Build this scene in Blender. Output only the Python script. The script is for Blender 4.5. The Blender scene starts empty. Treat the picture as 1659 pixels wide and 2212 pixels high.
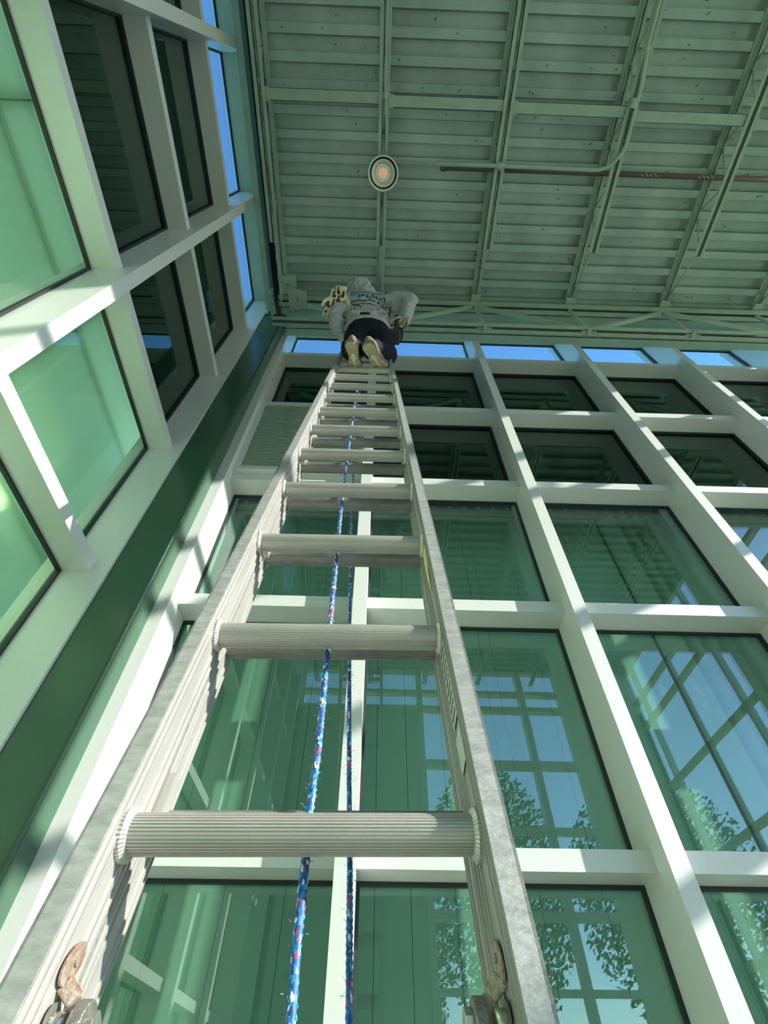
import bpy, bmesh, math, random
from mathutils import Vector, Matrix
from mathutils.bvhtree import BVHTree
random.seed(7)
S = bpy.context.scene
COL = S.collection
CZ = 0.9          # eye height of the camera; everything is laid out relative to the camera and lifted by CZ at the end
PI = math.pi

# ------------------------------------------------------------------ camera, sky, sun, exposure
cam = bpy.data.cameras.new('camera')
cam.sensor_fit = 'VERTICAL'; cam.sensor_height = 24.0
cam.lens = 1061.32 / 2212 * 24.0
cam.clip_start = 0.02; cam.clip_end = 300
camo = bpy.data.objects.new('camera', cam); COL.objects.link(camo)
Rr = ((0.99954085, -0.02997302, 0.00444032), (0.02608609, 0.77668533, -0.6293484), (0.01541474, 0.62917526, 0.77711059))
camo.matrix_world = Matrix(((Rr[0][0], -Rr[1][0], -Rr[2][0], 0), (Rr[0][1], -Rr[1][1], -Rr[2][1], 0), (Rr[0][2], -Rr[1][2], -Rr[2][2], CZ), (0, 0, 0, 1)))
S.camera = camo

TO_SUN = Vector((1.0, -0.36, 0.49)).normalized()
w = bpy.data.worlds.new('sky'); S.world = w; w.use_nodes = True
nt = w.node_tree
sky = nt.nodes.new('ShaderNodeTexSky'); sky.sky_type = 'NISHITA'; sky.sun_disc = False
sky.sun_elevation = math.asin(TO_SUN.z); sky.sun_rotation = math.atan2(TO_SUN.x, TO_SUN.y)
sky.air_density = 1.0; sky.dust_density = 0.2; sky.ozone_density = 4.0
bg = nt.nodes['Background']; bg.inputs[1].default_value = 0.33
nt.links.new(sky.outputs[0], bg.inputs[0])

sun = bpy.data.lights.new('sun', 'SUN'); sun.energy = 8.8; sun.angle = 0.0093; sun.color = (1.0, 0.94, 0.85)
suno = bpy.data.objects.new('sun', sun); COL.objects.link(suno)
suno.rotation_euler = TO_SUN.to_track_quat('Z', 'Y').to_euler(); suno.location = (20, -6, 10)

S.view_settings.view_transform = 'Standard'; S.view_settings.look = 'None'
S.view_settings.gamma = 1.0; S.view_settings.use_curve_mapping = False
S.view_settings.exposure = 0.52

# ------------------------------------------------------------------ materials
def mat(name, col, rough=0.5, metal=0.0, var=0.0, vscale=8.0, bump=0.0, bscale=60.0, col2=None, stretch=(1, 1, 1), spec=0.5, em=None, ems=0):
    m = bpy.data.materials.new(name); m.use_nodes = True
    n = m.node_tree; b = n.nodes['Principled BSDF']
    b.inputs['Roughness'].default_value = rough; b.inputs['Metallic'].default_value = metal
    b.inputs['Specular IOR Level'].default_value = spec
    b.inputs['Base Color'].default_value = (*col, 1)
    tc = n.nodes.new('ShaderNodeTexCoord'); mp = n.nodes.new('ShaderNodeMapping')
    mp.inputs['Scale'].default_value = stretch
    n.links.new(tc.outputs['Object'], mp.inputs['Vector'])
    if var > 0 or col2:
        t = n.nodes.new('ShaderNodeTexNoise'); t.inputs['Scale'].default_value = vscale; t.inputs['Detail'].default_value = 6
        t.inputs['Roughness'].default_value = 0.6
        n.links.new(mp.outputs[0], t.inputs['Vector'])
        r = n.nodes.new('ShaderNodeValToRGB')
        c2 = col2 if col2 else tuple(c * (1 - var) for c in col)
        r.color_ramp.elements[0].position = 0.35; r.color_ramp.elements[1].position = 0.65
        r.color_ramp.elements[0].color = (*c2, 1); r.color_ramp.elements[1].color = (*col, 1)
        n.links.new(t.outputs['Fac'], r.inputs[0]); n.links.new(r.outputs[0], b.inputs['Base Color'])
    if bump > 0:
        t2 = n.nodes.new('ShaderNodeTexNoise'); t2.inputs['Scale'].default_value = bscale; t2.inputs['Detail'].default_value = 4
        n.links.new(mp.outputs[0], t2.inputs['Vector'])
        bp = n.nodes.new('ShaderNodeBump'); bp.inputs['Strength'].default_value = bump; bp.inputs['Distance'].default_value = 0.01
        n.links.new(t2.outputs['Fac'], bp.inputs['Height']); n.links.new(bp.outputs[0], b.inputs['Normal'])
    if em:
        b.inputs['Emission Color'].default_value = (*em, 1); b.inputs['Emission Strength'].default_value = ems
    return m

def glass_mat(name, tint, refl=1.0, f0=0.08):
    m = bpy.data.materials.new(name); m.use_nodes = True
    n = m.node_tree; n.nodes.clear()
    out = n.nodes.new('ShaderNodeOutputMaterial'); mix = n.nodes.new('ShaderNodeMixShader')
    tr = n.nodes.new('ShaderNodeBsdfTransparent'); tr.inputs[0].default_value = (*tint, 1)
    gl = n.nodes.new('ShaderNodeBsdfGlossy'); gl.inputs['Roughness'].default_value = 0.0; gl.inputs[0].default_value = (0.86, 0.95, 0.92, 1)
    lw = n.nodes.new('ShaderNodeLayerWeight'); lw.inputs['Blend'].default_value = 0.5
    p = n.nodes.new('ShaderNodeMath'); p.operation = 'POWER'; p.inputs[1].default_value = 4.0
    ml = n.nodes.new('ShaderNodeMath'); ml.operation = 'MULTIPLY_ADD'; ml.inputs[1].default_value = refl * (1 - f0); ml.inputs[2].default_value = f0; ml.use_clamp = True
    n.links.new(lw.outputs['Facing'], p.inputs[0]); n.links.new(p.outputs[0], ml.inputs[0])
    n.links.new(ml.outputs[0], mix.inputs[0]); n.links.new(tr.outputs[0], mix.inputs[1]); n.links.new(gl.outputs[0], mix.inputs[2])
    n.links.new(mix.outputs[0], out.inputs[0])
    return m

FRAME = mat('white_powder_coat', (0.62, 0.65, 0.62), 0.38, 0.15, 0.04, 30)
COLM = mat('green_gloss_paint', (0.04, 0.10, 0.06), 0.28, 0.0, 0.12, 3, 0.05, 40)
STEEL = mat('pale_green_steel_paint', (0.36, 0.47, 0.38), 0.45, 0.1, 0.15, 6)
DECK = mat('galvanised_deck', (0.40, 0.50, 0.44), 0.42, 0.35, 0.0, 1.6, 0.04, 90, col2=(0.27, 0.36, 0.31), stretch=(1, 0.7, 1))
DARK = mat('dark_void', (0.02, 0.02, 0.02), 0.9)
RUBBER = mat('black_gasket', (0.012, 0.018, 0.018), 0.45)
SIDING = mat('green_siding', (0.34, 0.46, 0.39), 0.5, 0.0, 0.05, 4)
SIDING_D = mat('green_siding_shadow_gap', (0.14, 0.22, 0.17), 0.7)
PERF = mat('perforated_vent', (0.16, 0.24, 0.19), 0.6)
SPANDREL = mat('spandrel_back', (0.055, 0.06, 0.05), 0.7)
BACKL = mat('pale_green_panel', (0.50, 0.66, 0.46), 0.6, 0.0, 0.0, 1.2, col2=(0.42, 0.60, 0.40))
REDP = mat('red_sealant', (0.30, 0.10, 0.07), 0.6)
FLOOR = mat('pale_concrete', (0.31, 0.34, 0.30), 0.55, 0, 0.12, 3)
WALLP = mat('painted_wall', (0.40, 0.52, 0.42), 0.6, 0, 0.05, 3)
GRASS = mat('grass', (0.16, 0.24, 0.08), 0.9, 0, 0.3, 4)
ALU = mat('aluminium_rail', (0.50, 0.495, 0.47), 0.34, 0.5, 0.14, 22, 0.1, 160, stretch=(1, 1, 0.25))
ALUF = mat('worn_aluminium_flange', (0.46, 0.47, 0.45), 0.45, 0.5, 0.0, 60, 0.12, 160, col2=(0.32, 0.34, 0.33), stretch=(0.6, 0.6, 1.6))
ALUR = mat('aluminium_rung', (0.52, 0.52, 0.48), 0.36, 0.45, 0.0, 6, 0.05, 200, col2=(0.46, 0.455, 0.42), stretch=(1, 1, 1))
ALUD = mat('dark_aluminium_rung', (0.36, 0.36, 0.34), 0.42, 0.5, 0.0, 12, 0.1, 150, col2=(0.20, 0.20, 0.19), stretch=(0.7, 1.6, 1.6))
IRON = mat('weathered_steel', (0.30, 0.30, 0.27), 0.45, 0.7, 0.3, 40, 0.3, 200)
RUST = mat('rusty_bracket', (0.40, 0.38, 0.33), 0.5, 0.5, 0.0, 90, 0.2, 200, col2=(0.30, 0.15, 0.09))
ZINC = mat('zinc_bolt', (0.70, 0.70, 0.62), 0.28, 0.9, 0.2, 60)
YEL = mat('yellow_label', (0.75, 0.72, 0.12), 0.5, 0, 0.0, 60, col2=(0.55, 0.55, 0.25))
LBL = mat('grey_label', (0.50, 0.52, 0.47), 0.5, 0, 0.15, 60)
INK = mat('black_ink', (0.02, 0.02, 0.022), 0.7)
BLUEINK = mat('blue_ink', (0.02, 0.20, 0.36), 0.7)
HOOD = mat('grey_fleece', (0.36, 0.36, 0.355), 0.95, 0, 0.12, 14, 0.7, 18, spec=0.1)
HOODL = mat('grey_ribbed_hem', (0.36, 0.36, 0.35), 0.95, 0, 0.1, 30, 0.6, 90, spec=0.1)
TROU = mat('black_trousers', (0.010, 0.011, 0.016), 0.85, 0, 0.2, 12, 0.5, 14, spec=0.15)
SKIN = mat('skin', (0.55, 0.34, 0.25), 0.55)
HAIR = mat('brown_hair', (0.06, 0.04, 0.03), 0.7)
EYE = mat('eye_white', (0.8, 0.8, 0.8), 0.2)
SOLE = mat('beige_rubber_sole', (0.46, 0.40, 0.25), 0.7, 0, 0.25, 45, 0.5, 90)
SOLEL = mat('light_sole_insert', (0.66, 0.60, 0.36), 0.6)
SHOE = mat('tan_knit_upper', (0.17, 0.135, 0.11), 0.9, 0, 0.15, 60, 0.5, 160)
GLOVE = mat('cream_leather', (0.62, 0.55, 0.38), 0.75, 0, 0.15, 30, 0.4, 60)
GLOVED = mat('dark_glove_patch', (0.035, 0.022, 0.018), 0.8)
TOOL = mat('black_tool_plastic', (0.012, 0.016, 0.018), 0.45)
TOOLG = mat('grey_tool_plastic', (0.035, 0.045, 0.045), 0.5)
LAMPW = mat('white_lamp_housing', (0.80, 0.80, 0.70), 0.4)
LAMPG = mat('grey_lamp_can', (0.34, 0.38, 0.34), 0.4, 0.3)
LAMPE = mat('warm_led', (0.9, 0.6, 0.4), 0.4, em=(1.0, 0.42, 0.20), ems=0.22)
LAMPL = mat('lamp_lens', (0.80, 0.84, 0.78), 0.3)
PIPE = mat('dark_red_pipe', (0.11, 0.075, 0.065), 0.5)
CHALK = mat('white_chalk', (0.7, 0.7, 0.7), 0.8)
BARK = mat('bark', (0.10, 0.075, 0.05), 0.9)
LEAF = mat('leaf', (0.16, 0.25, 0.05), 0.6, 0, 0.5, 2)
LEAFC = mat('conifer_needles', (0.03, 0.08, 0.04), 0.8)
GL_GREEN = glass_mat('green_tinted_glass', (0.80, 0.93, 0.87), 0.85, 0.10)
GL_LEFT = glass_mat('pale_tinted_glass', (0.94, 0.98, 0.94), 0.55, 0.05)
GL_DARK = glass_mat('spandrel_glass', (0.45, 0.62, 0.55), 0.8, 0.06)
GL_CLEAR = glass_mat('clear_glass', (0.97, 0.985, 0.98), 0.5, 0.03)
GL_SKY = glass_mat('upper_glass', (0.76, 0.95, 1.0), 0.3, 0.02)

def frosted(name, col):
    m = bpy.data.materials.new(name); m.use_nodes = True
    n = m.node_tree; n.nodes.clear()
    out = n.nodes.new('ShaderNodeOutputMaterial'); mix = n.nodes.new('ShaderNodeMixShader'); mix.inputs[0].default_value = 0.55
    d = n.nodes.new('ShaderNodeBsdfDiffuse'); t = n.nodes.new('ShaderNodeBsdfTranslucent')
    d.inputs[0].default_value = (*col, 1); t.inputs[0].default_value = (*col, 1)
    n.links.new(d.outputs[0], mix.inputs[1]); n.links.new(t.outputs[0], mix.inputs[2]); n.links.new(mix.outputs[0], out.inputs[0])
    return m
BACKL = frosted('pale_green_frosted_panel', (0.78, 0.95, 0.70))

def rope_mat():
    m = bpy.data.materials.new('flecked_blue_rope'); m.use_nodes = True
    n = m.node_tree; b = n.nodes['Principled BSDF']; b.inputs['Roughness'].default_value = 0.55
    tc = n.nodes.new('ShaderNodeTexCoord'); mp = n.nodes.new('ShaderNodeMapping'); mp.inputs['Scale'].default_value = (420, 420, 190)
    v = n.nodes.new('ShaderNodeTexVoronoi'); v.inputs['Scale'].default_value = 1.0
    n.links.new(tc.outputs['Object'], mp.inputs[0]); n.links.new(mp.outputs[0], v.inputs['Vector'])
    r = n.nodes.new('ShaderNodeValToRGB'); r.color_ramp.interpolation = 'CONSTANT'
    e = r.color_ramp.elements; e[0].position = 0; e[0].color = (0.005, 0.10, 0.32, 1); e[1].position = 0.40; e[1].color = (0.015, 0.24, 0.55, 1)
    for pos, c in ((0.62, (0.008, 0.06, 0.20, 1)), (0.74, (0.80, 0.82, 0.86, 1)), (0.85, (0.55, 0.03, 0.08, 1)), (0.95, (0.05, 0.45, 0.75, 1))):
        q = e.new(pos); q.color = c
    sx = n.nodes.new('ShaderNodeSeparateColor'); n.links.new(v.outputs['Color'], sx.inputs[0])
    n.links.new(sx.outputs[0], r.inputs[0]); n.links.new(r.outputs[0], b.inputs['Base Color'])
    return m
ROPE = rope_mat()

# ------------------------------------------------------------------ helpers
def empty(name, loc=(0, 0, 0), parent=None):
    o = bpy.data.objects.new(name, None); COL.objects.link(o); o.location = loc; o.empty_display_size = 0.1
    if parent: o.parent = parent
    return o
def tag(o, label, cat, group=None):
    o['label'] = label; o['category'] = cat
    if group: o['group'] = group
    return o
def struct(o): o['kind'] = 'structure'; return o

class MB:
    def __init__(s): s.v = []; s.f = []; s.m = []; s.mi = 0
    def box(s, x0, x1, y0, y1, z0, z1):
        b = len(s.v)
        s.v += [(x, y, z) for x in (x0, x1) for y in (y0, y1) for z in (z0, z1)]
        for q in ((0, 1, 3, 2), (4, 6, 7, 5), (0, 4, 5, 1), (2, 3, 7, 6), (0, 2, 6, 4), (1, 5, 7, 3)):
            s.f.append(tuple(b + i for i in q)); s.m.append(s.mi)
        return s
    def bar(s, a, c, wx, wy, up=(0, 0, 1)):
        a = Vector(a); c = Vector(c); d = (c - a).normalized(); u = Vector(up)
        if abs(d.dot(u)) > 0.98: u = Vector((0, 1, 0))
        r = d.cross(u).normalized() * wx / 2; t = r.cross(d).normalized() * wy / 2
        b = len(s.v)
        for p in (a, c):
            for k, l in ((-1, -1), (1, -1), (1, 1), (-1, 1)): s.v.append(tuple(p + r * k + t * l))
        for q in ((3, 2, 1, 0), (4, 5, 6, 7), (0, 1, 5, 4), (1, 2, 6, 5), (2, 3, 7, 6), (3, 0, 4, 7)):
            s.f.append(tuple(b + i for i in q)); s.m.append(s.mi)
        return s
    def tube(s, pts, r, n=10, cap=True):
        pts = [Vector(p) for p in pts]; b = len(s.v); m = len(pts)
        rr = r if isinstance(r, (list, tuple)) else [r] * m
        ref = None
        for i, p in enumerate(pts):
            d = (pts[min(i + 1, m - 1)] - pts[max(i - 1, 0)]).normalized()
            if ref is None: ref = d.orthogonal().normalized()
            ref = (ref - d * ref.dot(d)).normalized(); t = d.cross(ref)
            for k in range(n):
                a = 2 * PI * k / n; s.v.append(tuple(p + (ref * math.cos(a) + t * math.sin(a)) * rr[i]))
        for i in range(m - 1):
            for k in range(n):
                s.f.append((b + i * n + k, b + i * n + (k + 1) % n, b + (i + 1) * n + (k + 1) % n, b + (i + 1) * n + k)); s.m.append(s.mi)
        if cap:
            s.f.append(tuple(b + k for k in reversed(range(n)))); s.m.append(s.mi)
            s.f.append(tuple(b + (m - 1) * n + k for k in range(n))); s.m.append(s.mi)
        return s
    def prism(s, prof, fn0, fn1):      # prof: 2-D points, fn maps (a,b)->3-D
        b = len(s.v); n = len(prof)
        s.v += [tuple(fn0(*p)) for p in prof] + [tuple(fn1(*p)) for p in prof]
        for k in range(n): s.f.append((b + k, b + (k + 1) % n, b + n + (k + 1) % n, b + n + k)); s.m.append(s.mi)
        s.f.append(tuple(b + k for k in reversed(range(n)))); s.m.append(s.mi)
        s.f.append(tuple(b + n + k for k in range(n))); s.m.append(s.mi)
        return s
    def ball(s, c, r, n=12, sc=(1, 1, 1)):
        b = len(s.v); c = Vector(c)
        for i in range(n + 1):
            th = PI * i / n
            for k in range(n * 2):
                a = PI * k / n
                s.v.append((c.x + r * sc[0] * math.sin(th) * math.cos(a), c.y + r * sc[1] * math.sin(th) * math.sin(a), c.z + r * sc[2] * math.cos(th)))
        for i in range(n):
            for k in range(n * 2):
                s.f.append((b + i * 2 * n + k, b + (i + 1) * 2 * n + k, b + (i + 1) * 2 * n + (k + 1) % (2 * n), b + i * 2 * n + (k + 1) % (2 * n))); s.m.append(s.mi)
        return s
    def build(s, name, mats, parent=None, smooth=False, bevel=0):
        me = bpy.data.meshes.new(name); me.from_pydata(s.v, [], s.f)
        for mm in (mats if isinstance(mats, (list, tuple)) else [mats]): me.materials.append(mm)
        me.polygons.foreach_set('material_index', s.m)
        bm = bmesh.new(); bm.from_mesh(me); bmesh.ops.remove_doubles(bm, verts=bm.verts, dist=1e-6) if smooth else None
        bmesh.ops.recalc_face_normals(bm, faces=bm.faces); bm.to_mesh(me); bm.free()
        o = bpy.data.objects.new(name, me); COL.objects.link(o)
        if parent: o.parent = parent
        if smooth: me.shade_smooth(); 
        if bevel:
            md = o.modifiers.new('bevel', 'BEVEL'); md.width = bevel; md.segments = 2; md.limit_method = 'ANGLE'
        return o
def box(name, m, x0, x1, y0, y1, z0, z1, parent=None, bevel=0):
    return MB().box(x0, x1, y0, y1, z0, z1).build(name, m, parent, bevel=bevel)
def copyof(o, parent=None, loc=None):
    c = o.copy(); COL.objects.link(c)
    if parent: c.parent = parent
    if loc is not None: c.location = loc
    return c
def copytree(o, parent=None):
    kids = list(o.children)
    c = o.copy(); COL.objects.link(c); c.parent = parent
    for k in kids: copytree(k, c)
    return c

# ------------------------------------------------------------------ room shell
FZ = -CZ
struct(box('floor', FLOOR, -2.2, 6.4, -5.6, 2.62, FZ - 0.1, FZ))
# ceiling: fluted metal deck, flutes running left to right
H = 6.87
cm = MB(); prof = []
y = -5.35; pitch = 0.2115; y_ref = -0.606
k0 = math.floor((y - y_ref) / pitch)
pts = []
yy = y_ref + k0 * pitch
while yy < 2.2:
    # rib bottom yy-0.075..yy ; web up ; recess
    pts += [(yy - 0.078, H), (yy, H), (yy + 0.006, H + 0.085), (yy + pitch - 0.084, H + 0.085)]
    yy += pitch
pts = [(a, b) for a, b in pts if -5.35 < a < 2.22]
b0 = len(cm.v)
for a, b in pts: cm.v.append((-1.36, a, b)); cm.v.append((6.1, a, b))
for i in range(len(pts) - 1): cm.f.append((2 * i, 2 * i + 1, 2 * i + 3, 2 * i + 2)); cm.m.append(0)
cm.box(-1.36, 6.1, -5.35, 2.22, H + 0.088, 7.34)
ceiling = struct(cm.build('ceiling', DECK))
sc = MB()
for i in range(230):
    x = random.uniform(-1.1, 5.6); yk = y_ref + random.randint(-8, 12) * pitch - 0.039 + (0.105 if random.random() < 0.55 else 0)
    if yk > 1.9: continue
    z = H if abs(((yk - y_ref + 0.039) / pitch) - round((yk - y_ref + 0.039) / pitch)) < 0.1 else H + 0.085
    a = random.uniform(-0.02, 0.02); b = random.uniform(-0.02, 0.02)
    sc.tube([(x, yk, z), (x + a, yk + b, z - 0.035)], 0.0045, 5)
so = sc.build('deck_screw_tips', IRON, ceiling); so['kind'] = 'stuff'

# curtain walls ------------------------------------------------------------
TZ = [(-0.78, -0.70), (0.645, 0.728), (2.016, 2.103), (3.364, 3.447), (4.69, 4.78), (6.10, 6.18), (7.17, 7.30)]
wb = struct(empty('wall_back', (0, 2.3, 0)))
def B(name, m, x0, x1, y0, y1, z0, z1, p=wb): return box(name, m, x0, x1, y0 - 2.3, y1 - 2.3, z0, z1, p)
MX = [(-1.30, -1.225), (-0.13, -0.045), (1.21, 1.295), (2.54, 2.625), (3.85, 3.935), (5.16, 5.245), (5.93, 6.05)]
for a, b in MX: B('mullion', FRAME, a, b, 2.30, 2.60, FZ, 7.35)
for a, b in MX: B('mullion_cap', FRAME, a, b, 2.625, 2.70, FZ, 7.35)
for i in range(len(MX) - 1):
    xa = MX[i][1]; xb = MX[i + 1][0]
    for j, (z0, z1) in enumerate(TZ):
        B('transom', FRAME, xa, xb, 2.41, 2.60, z0, z1)
    for j in range(len(TZ) - 1):
        z0 = TZ[j][1]; z1 = TZ[j + 1][0]
        if i == 0 and j == 3:      # linear grille instead of glass
            g = empty('grille', (0, 0, 0), wb)
            fr = MB(); t = 0.05
            for q in ((xa, xb, z0, z0 + t), (xa, xb, z1 - t, z1), (xa, xa + t, z0 + t, z1 - t), (xb - t, xb, z0 + t, z1 - t)):
                fr.box(q[0], q[1], 2.36 - 2.3, 2.4095 - 2.3, q[2], q[3])
            fr.build('grille_frame', FRAME, g)
            B('grille_back', SPANDREL, xa + 0.01, xb - 0.01, 2.46, 2.48, z0 + 0.01, z1 - 0.01, g)
            nb = 46
            sl = MB().box(xa + t, xb - t, -0.018, 0.016, 0, 0.011).build('slat', STEEL, g)
            for k in range(nb):
                o = sl if k == 0 else copyof(sl, g)
                o.location = (0, 2.395 - 2.3, z0 + t + 0.008 + (z1 - z0 - 2 * t - 0.02) * k / (nb - 1))
            continue
        gm = GL_GREEN if j < 3 else (GL_DARK if j < 5 else GL_SKY)
        p = B('glass_pane', gm, xa, xb, 2.600, 2.612, z0, z1)
        gk = MB(); t = 0.016
        for q in ((xa, xb, z0, z0 + t), (xa, xb, z1 - t, z1), (xa, xa + t, z0 + t, z1 - t), (xb - t, xb, z0 + t, z1 - t)):
            gk.box(q[0], q[1], 2.575 - 2.3, 2.599 - 2.3, q[2], q[3])
        gk.build('gasket', RUBBER, p)
        if 3 <= j < 5: B('spandrel_panel', SPANDREL, xa - 0.03, xb + 0.03, 2.615, 2.624, z0 - 0.02, z1 + 0.09)
# left wall
wl = struct(empty('wall_left', (-1.57, 0, 0)))
def Lb(name, m, x0, x1, y0, y1, z0, z1, p=wl): return box(name, m, x0 + 1.57, x1 + 1.57, y0, y1, z0, z1, p)
VY = [(-5.45, -5.30), (-4.62, -4.53), (-3.25, -3.16), (-1.90, -1.81), (-0.565, -0.475), (0.816, 0.902), (2.135, 2.19)]
for a, b in VY: Lb('mullion', FRAME, -1.86, -1.57, a, b, FZ, 7.5)
for a, b in VY: Lb('mullion_cap', FRAME, -1.97, -1.885, a, b, FZ, 7.5)
TZL = TZ[:4] + [(4.76, 4.845), (6.17, 6.25), (7.40, 7.52)]
for i in range(len(VY) - 1):
    ya = VY[i][1]; yb = VY[i + 1][0]
    for j, (z0, z1) in enumerate(TZL):
        top = j == len(TZL) - 1
        Lb('transom', FRAME, -1.86, -1.675, ya, yb, z0, z1)
    for j in range(len(TZL) - 1):
        z0 = TZL[j][1]; z1 = TZL[j + 1][0]
        gm = GL_GREEN if j < 3 else (GL_DARK if j < 5 else GL_SKY)
        p = Lb('glass_pane', GL_LEFT if j < 3 else gm, -1.872, -1.860, ya, yb, z0, z1)
        gk = MB(); t = 0.016
        for q in ((ya, yb, z0, z0 + t), (ya, yb, z1 - t, z1), (ya, ya + t, z0 + t, z1 - t), (yb - t, yb, z0 + t, z1 - t)):
            gk.box(-1.858 + 1.57, -1.836 + 1.57, q[0], q[1], q[2], q[3])
        gk.build('gasket', RUBBER, p)
        if j < 3:
            sl = MB()
            sl.box(-1.895 + 1.57, -1.887 + 1.57, ya, yb, z0 + 0.016, z0 + 0.024)
            sl.build('sealant_strip', REDP, p)
        if 3 <= j < 5: Lb('spandrel_panel', SPANDREL, -1.884, -1.875, ya - 0.02, yb + 0.02, z0 - 0.02, z1 + 0.075)
# added dark sheets: block sun at the deck edges and paint the gap shade
ru = struct(empty('added_sun_block', (0, 0, 7.3)))
box('added_shade_panel', DARK, -1.88, -1.36, -5.5, 2.66, 0.23, 0.27, ru)
box('added_shade_panel', DARK, -1.40, -1.365, -5.5, 2.2, 0.0, 0.23, ru)
box('added_shade_panel', DARK, -1.40, 6.2, 2.16, 2.66, 0.06, 0.10, ru)

# right wall (glazed, lets the low sun in)
wr = struct(empty('wall_right', (6, 0, 0)))
RY = [(-5.45, -5.30)] + [(c - h, c + h) for c, h in ((-4.9, 0.03), (-3.5, 0.03), (-2.13, 0.03), (-0.76, 0.24), (0.70, 0.03))] + [(2.2, 2.30)]
RZ = [(FZ, FZ + 0.1), (0.30, 0.39), (1.50, 1.59), (2.90, 2.99), (4.25, 4.34), (5.50, 5.59), (6.04, 6.13), (6.82, 7.3)]
for a, b in RY: box('mullion', FRAME, 0.1, 0.22, a, b, FZ, 7.0, wr)
for i in range(len(RY) - 1):
    ya = RY[i][1]; yb = RY[i + 1][0]
    for z0, z1 in RZ: box('transom', FRAME, 0.12, 0.22, ya, yb, z0, z1, wr)
    for j in range(len(RZ) - 1):
        box('glass_pane', GL_CLEAR, 0.205, 0.211, ya, yb, RZ[j][1], RZ[j + 1][0], wr)
# rear wall behind the camera, seen only as a reflection
we = struct(empty('wall_rear', (0, -5.3, 0)))
box('wall_panel', WALLP, -2.0, 1.05, -0.2, 0, FZ, 5.95, we)
box('wall_panel', WALLP, 4.45, 6.2, -0.2, 0, FZ, 5.95, we)
box('wall_panel', WALLP, 1.05, 4.45, -0.2, 0, FZ, 0.1, we)
EX = [(-2.0, -1.57), (-0.3, -0.18), (1.05, 1.17), (2.2, 2.28), (3.45, 3.57), (4.38, 4.5), (5.3, 5.4), (6.0, 6.2)]
for a, b in EX: box('mullion', FRAME, a, b, -0.2, 0.02, 5.95, 7.0, we)
for a, b in EX[2:6]: box('mullion', FRAME, a, b, -0.2, 0.02, 0.1, 5.95, we)
for z0, z1 in ((5.87, 5.97), (6.28, 6.36), (6.86, 7.1)): box('transom', FRAME, -2, 6.2, -0.18, 0.01, z0, z1, we)
for z0, z1 in ((0.1, 0.2), (1.2, 1.28), (2.12, 2.24), (3.42, 3.52), (4.62, 4.76)):
    for i in range(2, 5): box('transom', FRAME, EX[i][1], EX[i + 1][0], -0.18, 0.01, z0, z1, we)
box('glass_pane', GL_CLEAR, 1.05, 4.45, -0.19, -0.184, 0.1, 5.9, we)
box('glass_pane', GL_CLEAR, -1.9, 6.1, -0.19, -0.184, 5.95, 6.9, we)

# vertical metal siding beyond the back glass, stepped panels and vent strip
sw = struct(empty('wall_beyond_back', (0, 3.0, 0)))
xj = [-2.6, -2.2, -1.75, -1.35, -1.0, -0.7, -0.4, 0.04, 0.22, 0.44, 0.78, 0.86, 1.18, 1.5, 1.73, 2.1]
for a, b in zip(xj[:-1], xj[1:]): box('siding_panel', SIDING, a + 0.0015, b - 0.0015, 0, 0.04, FZ, 3.66, sw)
box('siding_backer', SIDING_D, -2.6, 6.4, 0.05, 0.07, FZ, 3.9, sw)
steps = [2.14, 2.26, 2.385, 2.50, 2.62, 2.74, 2.86]
for i, a in enumerate(steps):
    MB().prism([(a, 0.03), (a + 0.118, 0.03), (a + 0.118, -0.09), (a + 0.02, 0.0)], lambda p, q: (p, q, FZ), lambda p, q: (p, q, 3.66)).build('siding_fin', SIDING, sw)
x = 3.0
while x < 6.3:
    box('siding_panel', SIDING, x + 0.004, x + 0.346, 0, 0.04, FZ, 3.66, sw); x += 0.35
box('vent_strip', PERF, -2.6, 6.4, -0.06, -0.02, 3.66, 3.95, sw)
vs = MB().box(0, 0.11, -0.075, -0.06, 3.70, 3.735).build('vent_slot', DARK, sw)
for k in range(62):
    o = vs if k == 0 else copyof(vs, sw)
    o.location.x = -2.5 + k * 0.14
# pale panels beyond the left glass
pw = struct(empty('wall_beyond_left', (-2.45, 0, 0)))
zz = FZ
for z1 in (1.2, 2.6, 4.0, 5.3):
    for ya, yb in ((-5.6, -4.2), (-4.2, -2.8), (-2.8, -1.4), (-1.4, -0.0), (0.0, 1.4), (1.4, 3.0)):
        box('cladding_panel', BACKL, -0.04, 0, ya + 0.006, yb - 0.006, zz + 0.006, z1 - 0.006, pw)
    zz = z1
for z_ in (1.2, 2.6, 4.0): box('cladding_batten', SIDING, -0.075, -0.045, -5.6, 3.0, z_ - 0.03, z_ + 0.03, pw)
for y_ in (-4.2, -2.8, -1.4, 0.0, 1.4): box('cladding_batten', SIDING, -0.075, -0.045, y_ - 0.03, y_ + 0.03, FZ, 5.3, pw)
# outside ground
struct(box('ground', GRASS, -60, 60, -60, 60, FZ - 0.4, FZ - 0.12))

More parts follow.
